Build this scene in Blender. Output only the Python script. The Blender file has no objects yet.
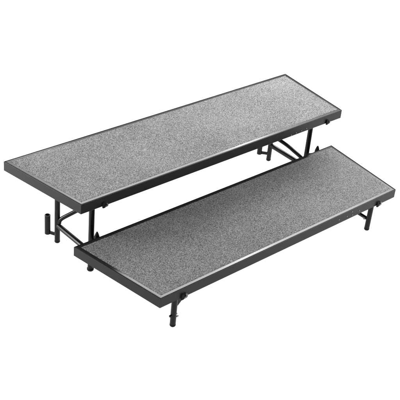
import bpy, bmesh, math
import numpy as np
from mathutils import Vector, Matrix, noise

SC = bpy.context.scene
COL = SC.collection
rng = np.random.default_rng(7)

# ------------------------------------------------------------------ materials
def nodes_of(name):
    m = bpy.data.materials.new(name)
    m.use_nodes = True
    nt = m.node_tree
    return m, nt, nt.nodes['Principled BSDF']

def N(nt, kind, **kw):
    n = nt.nodes.new(kind)
    for k, v in kw.items():
        if k in n.inputs:
            n.inputs[k].default_value = v
        else:
            setattr(n, k, v)
    return n

def metal_paint(name, base, rough, spec, grain=0.0, scuff=0.12, coat=0.0):
    """powder-coated steel: fine orange-peel grain and faint uneven gloss"""
    m, nt, b = nodes_of(name)
    L = nt.links.new
    tc = N(nt, 'ShaderNodeTexCoord')
    n1 = N(nt, 'ShaderNodeTexNoise', Scale=26.0, Detail=6.0, Roughness=0.65)
    n2 = N(nt, 'ShaderNodeTexNoise', Scale=900.0, Detail=2.0)
    L(tc.outputs['Object'], n1.inputs['Vector']); L(tc.outputs['Object'], n2.inputs['Vector'])
    mr = N(nt, 'ShaderNodeMapRange')
    mr.inputs['To Min'].default_value = rough - scuff
    mr.inputs['To Max'].default_value = rough + scuff
    L(n1.outputs['Fac'], mr.inputs['Value']); L(mr.outputs['Result'], b.inputs['Roughness'])
    mc = N(nt, 'ShaderNodeMix', data_type='RGBA')
    mc.inputs['A'].default_value = (base*0.8, base*0.8, base*0.81, 1)
    mc.inputs['B'].default_value = (base*1.25, base*1.25, base*1.26, 1)
    L(n1.outputs['Fac'], mc.inputs['Factor']); L(mc.outputs['Result'], b.inputs['Base Color'])
    if grain:
        bp = N(nt, 'ShaderNodeBump', Strength=grain, Distance=0.0006)
        L(n2.outputs['Fac'], bp.inputs['Height']); L(bp.outputs['Normal'], b.inputs['Normal'])
    b.inputs['Specular IOR Level'].default_value = spec
    return m

def carpet_material(name, CARPET):
    m, nt, b = nodes_of(name)
    L = nt.links.new
    tc = N(nt, 'ShaderNodeTexCoord')
    a = N(nt, 'ShaderNodeTexNoise', Scale=450.0, Detail=3.0, Roughness=0.7)
    v = N(nt, 'ShaderNodeTexVoronoi', Scale=520.0)
    f = N(nt, 'ShaderNodeTexNoise', Scale=900.0, Detail=2.0, Roughness=0.6)
    w = N(nt, 'ShaderNodeTexNoise', Scale=3.0, Detail=4.0, Roughness=0.6)
    for n in (a, v, f, w):
        L(tc.outputs['Object'], n.inputs['Vector'])
    sep = N(nt, 'ShaderNodeSeparateColor')
    L(v.outputs['Color'], sep.inputs['Color'])
    m1 = N(nt, 'ShaderNodeMath', operation='MULTIPLY_ADD'); m1.inputs[1].default_value = 0.40
    L(sep.outputs['Red'], m1.inputs[0])
    m2 = N(nt, 'ShaderNodeMath', operation='MULTIPLY'); m2.inputs[1].default_value = 0.6
    L(a.outputs['Fac'], m2.inputs[0]); L(m2.outputs[0], m1.inputs[2])
    m3 = N(nt, 'ShaderNodeMath', operation='MULTIPLY_ADD'); m3.inputs[1].default_value = 0.35
    L(f.outputs['Fac'], m3.inputs[0]); L(m1.outputs[0], m3.inputs[2])
    m4 = N(nt, 'ShaderNodeMath', operation='MULTIPLY_ADD'); m4.inputs[1].default_value = 0.14
    L(w.outputs['Fac'], m4.inputs[0]); L(m3.outputs[0], m4.inputs[2])
    r = N(nt, 'ShaderNodeValToRGB')
    e = r.color_ramp.elements
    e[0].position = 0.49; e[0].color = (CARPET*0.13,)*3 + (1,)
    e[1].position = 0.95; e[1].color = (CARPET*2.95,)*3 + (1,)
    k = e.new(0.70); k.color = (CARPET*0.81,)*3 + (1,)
    L(m4.outputs[0], r.inputs['Fac']); L(r.outputs['Color'], b.inputs['Base Color'])
    bp = N(nt, 'ShaderNodeBump', Strength=0.5, Distance=0.002)
    L(f.outputs['Fac'], bp.inputs['Height']); L(bp.outputs['Normal'], b.inputs['Normal'])
    b.inputs['Roughness'].default_value = 0.95
    b.inputs['Specular IOR Level'].default_value = 0.1
    b.inputs['Sheen Weight'].default_value = 0.05
    return m

M_FRAME = metal_paint('black_powder_coat', 0.014, 0.36, 0.15, grain=0.25)
M_TRIM = metal_paint('glossy_black_edging', 0.014, 0.19, 0.21, scuff=0.05)
M_TUBE = metal_paint('black_enamel_tube', 0.003, 0.22, 0.2, scuff=0.06)
M_STEEL = metal_paint('zinc_hardware', 0.26, 0.3, 0.8)
M_RUBBER = metal_paint('black_rubber', 0.006, 0.7, 0.15)
M_BOARD = metal_paint('dark_plywood', 0.02, 0.7, 0.2)
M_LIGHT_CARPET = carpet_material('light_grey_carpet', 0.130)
M_DIMMED_CARPET = carpet_material('dimmed_grey_carpet', 0.099)  # same carpet in a darker tone, standing in for the lower deck's dimmer light

def floor_material():
    m, nt, b = nodes_of('glowing_white_floor')
    L = nt.links.new
    tc = N(nt, 'ShaderNodeTexCoord')
    n = N(nt, 'ShaderNodeTexNoise', Scale=4.0, Detail=4.0)
    L(tc.outputs['Object'], n.inputs['Vector'])
    mc = N(nt, 'ShaderNodeMix', data_type='RGBA')
    mc.inputs['A'].default_value = (.30, .30, .30, 1); mc.inputs['B'].default_value = (.32, .32, .32, 1)
    L(n.outputs['Fac'], mc.inputs['Factor']); L(mc.outputs['Result'], b.inputs['Base Color'])
    b.inputs['Roughness'].default_value = 0.9
    b.inputs['Specular IOR Level'].default_value = 0.1
    # added even glow that keeps the floor white and hides cast shadows
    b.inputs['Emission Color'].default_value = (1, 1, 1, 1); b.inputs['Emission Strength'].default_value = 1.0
    return m
M_FLOOR = floor_material()

# ------------------------------------------------------------------ mesh helpers
def link(name, bm, mat, parent=None, smooth=None, bevel=None, flat=False):
    bmesh.ops.remove_doubles(bm, verts=bm.verts, dist=1e-6)
    bmesh.ops.recalc_face_normals(bm, faces=bm.faces)
    me = bpy.data.meshes.new(name)
    bm.to_mesh(me); bm.free()
    me.materials.append(mat)
    o = bpy.data.objects.new(name, me)
    COL.objects.link(o)
    if parent is not None:
        o.parent = parent
    if smooth is not None:
        me.polygons.foreach_set('use_smooth', [True]*len(me.polygons))
        me.set_sharp_from_angle(angle=math.radians(smooth))
        if flat:
            wn = o.modifiers.new('weighted_normal', 'WEIGHTED_NORMAL'); wn.keep_sharp = True; wn.weight = 100
    if bevel:
        md = o.modifiers.new('bevel', 'BEVEL'); md.width = bevel; md.segments = 2
        md.limit_method = 'ANGLE'; md.angle_limit = math.radians(40)
    return o

def tube_bm(pts, r, n=20, cap_round=0.0, bm=None):
    """round tube through a polyline; ends closed, optionally softened"""
    bm = bm or bmesh.new()
    P = [Vector(p) for p in pts]
    R = [r]*len(P)
    if cap_round:
        out, rr = [], []
        d0 = (P[1]-P[0]).normalized(); d1 = (P[-1]-P[-2]).normalized()
        for k in (0.0, 0.35, 0.7):
            out.append(P[0] + d0*cap_round*k); rr.append(r*math.sqrt(max(0.0, 1-(1-k)**2*0.75)))
        out.append(P[0]+d0*cap_round); rr.append(r)
        out += P[1:-1]; rr += R[1:-1]
        out.append(P[-1]-d1*cap_round); rr.append(r)
        for k in (0.7, 0.35, 0.0):
            out.append(P[-1] - d1*cap_round*k); rr.append(r*math.sqrt(max(0.0, 1-(1-k)**2*0.75)))
        P, R = out, rr
    t = (P[1]-P[0]).normalized()
    u = t.orthogonal().normalized()
    rings = []
    for i, p in enumerate(P):
        if i == 0: d = P[1]-P[0]
        elif i == len(P)-1: d = P[-1]-P[-2]
        else: d = (P[i+1]-P[i]).normalized() + (P[i]-P[i-1]).normalized()
        d.normalize()
        u = (u - d*u.dot(d)).normalized(); v = d.cross(u)
        rings.append([bm.verts.new(p + (u*math.cos(a)+v*math.sin(a))*R[i]) for a in [2*math.pi*j/n for j in range(n)]])
    for a, b in zip(rings, rings[1:]):
        for j in range(n):
            bm.faces.new((a[j], a[(j+1) % n], b[(j+1) % n], b[j]))
    bm.faces.new(rings[0][::-1]); bm.faces.new(rings[-1])
    return bm

def hollow_tube_bm(p0, p1, r, ri, n=24):
    bm = bmesh.new()
    p0, p1 = Vector(p0), Vector(p1)
    d = (p1-p0).normalized(); u = d.orthogonal().normalized(); v = d.cross(u)
    prof = [(p0, ri), (p0, r-0.001), (p0+d*0.001, r), (p1-d*0.001, r), (p1, r-0.001), (p1, ri), (p1-d*0.001, ri-0.0008)]
    rings = [[bm.verts.new(p+(u*math.cos(a)+v*math.sin(a))*q) for a in [2*math.pi*j/n for j in range(n)]] for p, q in prof]
    for a, b in zip(rings, rings[1:]+rings[:1]):
        for j in range(n):
            bm.faces.new((a[j], a[(j+1) % n], b[(j+1) % n], b[j]))
    return bm

def bezier(p0, p1, p2, p3, n=14):
    p0, p1, p2, p3 = map(Vector, (p0, p1, p2, p3))
    return [p0*(1-t)**3 + p1*3*t*(1-t)**2 + p2*3*t*t*(1-t) + p3*t**3 for t in [i/n for i in range(n+1)]]

def box_bm(x0, x1, y0, y1, z0, z1, bm=None):
    bm = bm or bmesh.new()
    v = [bm.verts.new((x, y, z)) for z in (z0, z1) for y in (y0, y1) for x in (x0, x1)]
    for f in ((0,2,3,1), (4,5,7,6), (0,1,5,4), (1,3,7,5), (3,2,6,7), (2,0,4,6)):
        bm.faces.new([v[i] for i in f])
    return bm

def prism_bm(poly, axis_vec, bm=None):
    """extrude a planar 3-D polygon along a vector"""
    bm = bm or bmesh.new()
    a = [bm.verts.new(p) for p in poly]
    b = [bm.verts.new(Vector(p)+Vector(axis_vec)) for p in poly]
    bm.faces.new(a[::-1]); bm.faces.new(b)
    n = len(a)
    for i in range(n):
        bm.faces.new((a[i], a[(i+1) % n], b[(i+1) % n], b[i]))
    return bm

def mitred_rail(quad, prof, i, gap=0.00014):
    """one side of the frame: a closed (inset, z) profile between two mitred ends, a hairline joint at each"""
    Q = [Vector((q[0], q[1])) for q in quad]; n = len(Q)          # counter-clockwise
    bm = bmesh.new()
    d = (Q[(i+1) % n]-Q[i]).normalized()
    rings = []
    for k, off in ((i, d*gap), ((i+1) % n, -d*gap)):
        e0 = (Q[k]-Q[k-1]).normalized(); e1 = (Q[(k+1) % n]-Q[k]).normalized()
        n0 = Vector((-e0.y, e0.x)); n1 = Vector((-e1.y, e1.x))    # inward normals
        m = (n0+n1)/(1+n0.dot(n1))
        rings.append([bm.verts.new((Q[k].x+m.x*s+off.x, Q[k].y+m.y*s+off.y, z)) for s, z in prof])
    a, b = rings; k = len(prof)
    for j in range(k):
        bm.faces.new((a[j], b[j], b[(j+1) % k], a[(j+1) % k]))
    bm.faces.new(a[::-1]); bm.faces.new(b)
    return bm

def inset_quad(quad, s):
    Q = [Vector((q[0], q[1])) for q in quad]; n = len(Q); out = []
    for i in range(n):
        e0 = (Q[i]-Q[i-1]).normalized(); e1 = (Q[(i+1) % n]-Q[i]).normalized()
        n0 = Vector((-e0.y, e0.x)); n1 = Vector((-e1.y, e1.x))
        m = (n0+n1)/(1+n0.dot(n1)); out.append(Q[i]+m*s)
    return out

def carpet_mesh(quad, z, mat, step=0.0028):
    """pile surface: fine grid with small random tuft heights, rolled down at the rim"""
    q = [np.array((p.x, p.y)) for p in quad]
    nu = int(np.linalg.norm(q[1]-q[0])/step); nv = int(np.linalg.norm(q[3]-q[0])/step)
    u = np.linspace(0, 1, nu+1)[None, :, None]; v = np.linspace(0, 1, nv+1)[:, None, None]
    P = (1-u)*(1-v)*q[0] + u*(1-v)*q[1] + u*v*q[2] + (1-u)*v*q[3]
    h = rng.normal(0, 1, (nv+1, nu+1))
    s = (h + 0.5*(np.roll(h, 1, 0)+np.roll(h, -1, 0)+np.roll(h, 1, 1)+np.roll(h, -1, 1)))/1.41
    Z = z + s*0.00042
    iu = np.minimum(np.arange(nu+1), nu-np.arange(nu+1))[None, :]; iv = np.minimum(np.arange(nv+1), nv-np.arange(nv+1))[:, None]
    edge = np.minimum(iu+0*iv, iv+0*iu)
    Z = Z - np.where(edge == 0, 0.0014, 0)
    V = np.concatenate([P, Z[..., None]], 2).reshape(-1, 3)
    i = np.arange(nv)[:, None]*(nu+1) + np.arange(nu)[None, :]
    F = np.stack([i, i+1, i+nu+2, i+nu+1], -1).reshape(-1, 4)
    me = bpy.data.meshes.new('carpet')
    me.from_pydata(V.tolist(), [], F.tolist())
    me.polygons.foreach_set('use_smooth', [True]*len(me.polygons))
    me.materials.append(mat)
    return me

def thing(name, label, cat, loc, group):
    o = bpy.data.objects.new(name, None); COL.objects.link(o)
    o.location = loc; o['label'] = label; o['category'] = cat; o['group'] = group
    o.empty_display_size = 0.1
    return o

# ------------------------------------------------------------------ one riser
def build_riser(label, x0, x1, yf, yb, taper, H, T, legs_front, legs_back, high):
    """front edge x0..x1 at yf; back edge widened by `taper` each end at yb; top at H"""
    xm, ym = (x0+x1)/2, (yf+yb)/2
    root = thing('choral_riser', label, 'riser', (xm, ym, 0), 'carpeted riser platforms of the two level set')
    def W(p): return (p[0]-xm, p[1]-ym, p[2])           # world -> local
    quad = [(x0-xm, yf-ym), (x1-xm, yf-ym), (x1+taper-xm, yb-ym), (x0-taper-xm, yb-ym)]
    # --- steel channel frame
    r = 0.0014
    prof = [(0, H-T+r), (0, H-r)]
    prof += [(r-r*math.cos(a), H-r+r*math.sin(a)) for a in (math.radians(30), math.radians(60), math.radians(90))]
    prof += [(0.0021, H), (0.0024, H-0.0005), (0.0024, H-0.0150), (0.0022, H-0.0150), (0.0022, H-T+0.0026), (0.026, H-T+0.0026), (0.026, H-T), (r, H-T)]
    # --- edging strip between the rail's lip and the carpet
    tp = [(0.0048, H-0.010), (0.0048, H-0.0018), (0.0053, H-0.0009), (0.0063, H-0.0004), (0.0178, H-0.0004), (0.0186, H-0.0007), (0.0188, H-0.0016), (0.0188, H-0.010)]
    rails = []
    for i in range(4):
        rl = link('frame_rail', mitred_rail(quad, prof, i), M_FRAME, root, smooth=35, flat=True)
        link('edge_trim', mitred_rail(quad, tp, i, 0.0003), M_TRIM, rl, smooth=50, flat=True)
        rails.append(rl)
    frame = rails[0]
    # --- plywood panel and carpet
    bd = mitred = inset_quad(quad, 0.0026)
    bm = prism_bm([(p.x, p.y, H-0.030) for p in bd], (0, 0, 0.0195))
    link('deck_board', bm, M_BOARD, root)
    cme = carpet_mesh(inset_quad(quad, 0.0185), H+0.0004, M_LIGHT_CARPET if high else M_DIMMED_CARPET)
    c = bpy.data.objects.new('carpet', cme); COL.objects.link(c); c.parent = root
    zb = H-0.030                                          # underside of the board
    zr = H-T                                              # underside of the rails
    RL = 0.0124
    legs = []
    for (x, y, front) in [(x, y, True) for x, y in legs_front]+[(x, y, False) for x, y in legs_back]:
        l = link('leg', tube_bm([W((x, y, 0.012)), W((x, y, zb-0.002))], RL), M_TUBE, root, smooth=40)
        cap_r = 0.0150 if (high and front) else 0.0127
        link('foot_cap', tube_bm([W((x, y, 0.0)), W((x, y, 0.020))], cap_r, cap_round=0.008), M_RUBBER, l, smooth=40)
        # hinge bracket screwed under the board
        for y0 in (-0.0170, 0.0135):
            link('hinge_plate', box_bm(x-xm-0.026, x-xm+0.026, y-ym+y0, y-ym+y0+0.0035, zr+0.004, zb), M_TUBE, root, bevel=0.0008)
        legs.append(l)
    (fl, fr), (bl, br) = legs_front, legs_back
    zc = 0.093 if high else 0.060
    for a, b in (((bl, fl), (br, fr)) if high else ((br, fr),)):
        link('crossbar', tube_bm([W((a[0], a[1]-RL*0.8, zc)), W((b[0], b[1]+RL*0.8, zc))], 0.0122 if high else 0.0085), M_TUBE, root, smooth=40)
    if high:
        # diagonal folding braces: the leg frame at one end is the other turned half round
        cx, cy = (bl[0]+fr[0])/2, (bl[1]+fr[1])/2
        s = Vector((bl[0]+0.002, bl[1]-0.012, 0.108)); e = Vector((0.315, 0.085, zb-0.001))
        a = bezier(s, s+Vector((0, 0, 0.022)), s+Vector((0.008, -0.012, 0.030)), s.lerp(e, 0.18)+Vector((0, 0, 0.012)), 10)
        b = bezier(a[-1], a[-1].lerp(e, 0.4), e+Vector((-0.012, 0.015, -0.120)), e, 16)
        path = a+b[1:]
        link('brace', tube_bm([W(p) for p in path], 0.0095, 16), M_TUBE, root, smooth=40)
        path2 = [Vector((2*cx-p.x, 2*cy-p.y, p.z)) for p in path]
        link('brace', tube_bm([W(p) for p in path2], 0.0095, 16), M_TUBE, root, smooth=40)
        # coupling sleeves behind the rear legs
        for (x, y), (ox, oy) in ((bl, (-0.022, 0.043)), (br, (-0.034, 0.040))):
            sl = link('coupling_sleeve', hollow_tube_bm(W((x+ox, y+oy, 0.033)), W((x+ox, y+oy, 0.131)), 0.0132, 0.0098), M_TUBE, root, smooth=40)
            d = Vector((ox, oy, 0)); dn = d.normalized(); sd = Vector((-dn.y, dn.x, 0))*0.003
            s0 = Vector((x, y, 0.034))+dn*0.010; s1 = Vector((x+ox, y+oy, 0.034))-dn*0.010
            link('bracket', prism_bm([W(s0-sd), W(s1-sd), W(s1-sd+Vector((0, 0, .016))), W(s0-sd+Vector((0, 0, .016)))], sd*2), M_TUBE, sl, bevel=0.0006)
        # tapered coupling pins ahead of the front legs
        for (x, y), (ox, oy) in ((fl, (0.010, -0.026)), (fr, (0.046, -0.027))):
            q = (x+ox, y+oy)
            bm = bmesh.new(); rr = [(0.120, 0.0130), (0.172, 0.0130), (0.186, 0.0118), (0.202, 0.0065), (0.209, 0.0032)]
            rings = [[bm.verts.new(W((q[0]+R*math.cos(t), q[1]+R*math.sin(t), z))) for t in [2*math.pi*j/16 for j in range(16)]] for z, R in rr]
            for A, B in zip(rings, rings[1:]):
                for j in range(16): bm.faces.new((A[j], A[(j+1) % 16], B[(j+1) % 16], B[j]))
            bm.faces.new(rings[0][::-1]); bm.faces.new(rings[-1])
            pn = link('coupling_pin', bm, M_TUBE, root, smooth=40)
            dn = Vector((ox, oy, 0)).normalized(); sd = Vector((-dn.y, dn.x, 0))*0.003
            s0 = Vector((x, y, 0.150))+dn*0.010; s1 = Vector((q[0], q[1], 0.150))-dn*0.007
            if (s1-s0).dot(dn) > 0.002:
                link('bracket', prism_bm([W(s0-sd), W(s1-sd), W(s1-sd+Vector((0, 0, .018))), W(s0-sd+Vector((0, 0, .018)))], sd*2), M_TUBE, pn, bevel=0.0006)
    # gusset on the left front leg
    x, y = fl
    g = [W((x+0.008, y-0.004, zr+0.010)), W((x+0.008, y-0.004, zr-0.052)), W((x+0.016, y-0.004, zr-0.052)), W((x+0.070, y-0.004, zr+0.002)), W((x+0.070, y-0.004, zr+0.010))]
    link('gusset', prism_bm(g, (0, 0.006, 0)), M_TUBE, root, bevel=0.0008)
    if not high:
        # pale bolt where the low bar meets the right front leg
        x, y = fr
        link('bolt', tube_bm([W((x-0.016, y+0.018, zc)), W((x-0.006, y+0.018, zc))], 0.0062, 6, cap_round=0.002), M_STEEL, root, smooth=30)
        # cross bolt through the left front leg
        x, y = fl
        bt = link('bolt', tube_bm([W((x-0.021, y, 0.058)), W((x+0.017, y, 0.058))], 0.0052, 10, cap_round=0.002), M_TUBE, root, smooth=40)
        link('nut', tube_bm([W((x+0.012, y-0.006, 0.047)), W((x+0.020, y-0.006, 0.047))], 0.0036, 6), M_STEEL, bt)
    # --- latches on the front rail
    for x in (LATCH_HIGH if high else LATCH_LOW):
        la = link('latch', box_bm(x-xm-0.010, x-xm+0.003, yf-ym-0.0075, yf-ym-0.0004, zr-0.005, zr+0.021), M_RUBBER, root, bevel=0.0015)
        big = 0.85 if high else 1.12
        pv = Vector((x-xm+0.0034, yf-ym-0.0085, zr-0.002))
        out = [(0, 0), (0.0115, 0.001), (0.0150, 0.005), (0.0150, 0.013), (0.0120, 0.0175), (0.006, 0.019), (0.004, 0.0165), (0.0075, 0.013), (0.0075, 0.008), (0, 0.007)]
        link('lever', prism_bm([pv+Vector((a*big, 0, b*big)) for a, b in out], (0, 0.0070, 0)), M_LEVER, la, bevel=0.0007)
    # --- rivets along the front rail
    for x, dz in (RIV_HIGH if high else RIV_LOW):
        link('rivet', tube_bm([(x-xm, yf-ym-0.0018, zr+dz), (x-xm, yf-ym-0.0002, zr+dz)], 0.0024, 10, cap_round=0.0006), M_STEEL, frame, smooth=40)
    return root

M_LEVER = metal_paint('dark_zinc_lever', 0.07, 0.3, 0.7)
LATCH_HIGH = (0.113, 1.461); LATCH_LOW = (0.173, 1.372)
RIV_HIGH = ((1.206, .008), (1.240, .010), (1.277, .011), (1.312, .013))
RIV_LOW = ((1.095, .023), (1.150, .020), (1.183, .033), (1.189, .014), (1.236, .020))

build_riser('taller rear riser with light grey carpet top on high black tube legs',
            0.0, 1.5637, 0.0, 0.4572, 0.0696, 0.4064, 0.0448,
            [(0.107, 0.072), (1.434, 0.072)], [(0.110, 0.325), (1.445, 0.327)], True)
build_riser('lower front riser with grey carpet top darkened for dimmer light on short black legs, nearest the viewer',
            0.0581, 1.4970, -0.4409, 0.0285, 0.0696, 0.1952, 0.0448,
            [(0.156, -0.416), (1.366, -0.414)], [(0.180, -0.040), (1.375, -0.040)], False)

# ------------------------------------------------------------------ ground
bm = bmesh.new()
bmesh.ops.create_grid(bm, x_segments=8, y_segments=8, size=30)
g = link('ground', bm, M_FLOOR); g['kind'] = 'structure'; g['label'] = 'white studio floor under both risers, with added glow hiding shadows'

# ------------------------------------------------------------------ light
w = bpy.data.worlds.new('World'); SC.world = w; w.use_nodes = True
bgn = w.node_tree.nodes['Background']
bgn.inputs['Color'].default_value = (1, 1, 1, 1); bgn.inputs['Strength'].default_value = 0.37

def softbox(name, cx, cy, z, sx, sy, radiance, shape='RECTANGLE'):
    l = bpy.data.lights.new(name, 'AREA'); l.shape = shape; l.size = sx; l.size_y = sy
    l.energy = radiance*math.pi*sx*sy*(math.pi/4 if shape == 'ELLIPSE' else 1)
    o = bpy.data.objects.new(name, l); COL.objects.link(o); o.location = (cx, cy, z)
    return o
main = softbox('overhead_softbox', 4.02, 1.93, 3.0, 4.8, 2.8, 14.5, shape='ELLIPSE')
main.rotation_euler = (0, 0, math.radians(-28))
strip = softbox('strip_softbox', 3.95, 2.72, 2.95, 1.7, 0.34, 22.0)
strip.rotation_euler = (0, 0, math.radians(46))
softbox('rear_softbox', 2.35, 3.75, 3.0, 0.95, 1.7, 8.0)
def aim(o, t): o.rotation_euler = (Vector(t)-o.location).to_track_quat('-Z', 'Y').to_euler()
aim(softbox('side_softbox', -1.8, 2.0, 1.6, 1.3, 1.3, 8.0), (0.1, 0.2, 0.2))
aim(softbox('low_side_softbox', -1.6, 1.4, 0.6, 0.7, 0.9, 36.0), (0.0, 0.3, 0.35))
aim(softbox('front_fill_light', 3.3, -1.3, 2.2, 1.5, 1.5, 18.0), (1.2, -0.2, 0.2))  # added fill, softens the upper deck's shadow on the lower carpet

# ------------------------------------------------------------------ camera
cd = bpy.data.cameras.new('camera'); cam = bpy.data.objects.new('camera', cd); COL.objects.link(cam)
X = Vector((0.7461127226470435, -0.6605641789138399, 0.08349114108754675))
Y = Vector((0.296577782448087, 0.4419886812376928, 0.8465740514662261))
Z = Vector((-0.5961186325408654, -0.6068780529839992, 0.5256820376843392))
m = Matrix.Identity(4)
for i, a in enumerate((X, Y, Z)):
    for j in range(3): m[j][i] = a[j]
m.translation = Vector((-1.8194950534549026, -2.5123762714380677, 2.379414189039043))
cam.matrix_world = m
cd.sensor_width = 36; cd.lens = 929.2099252273753/400*36
cd.clip_start = 0.05; cd.clip_end = 200
SC.camera = cam

SC.view_settings.view_transform = 'Standard'; SC.view_settings.look = 'None'
SC.view_settings.exposure = 0; SC.view_settings.gamma = 1
SC.render.resolution_x = SC.render.resolution_y = 1024
SC.cycles.max_bounces = 10
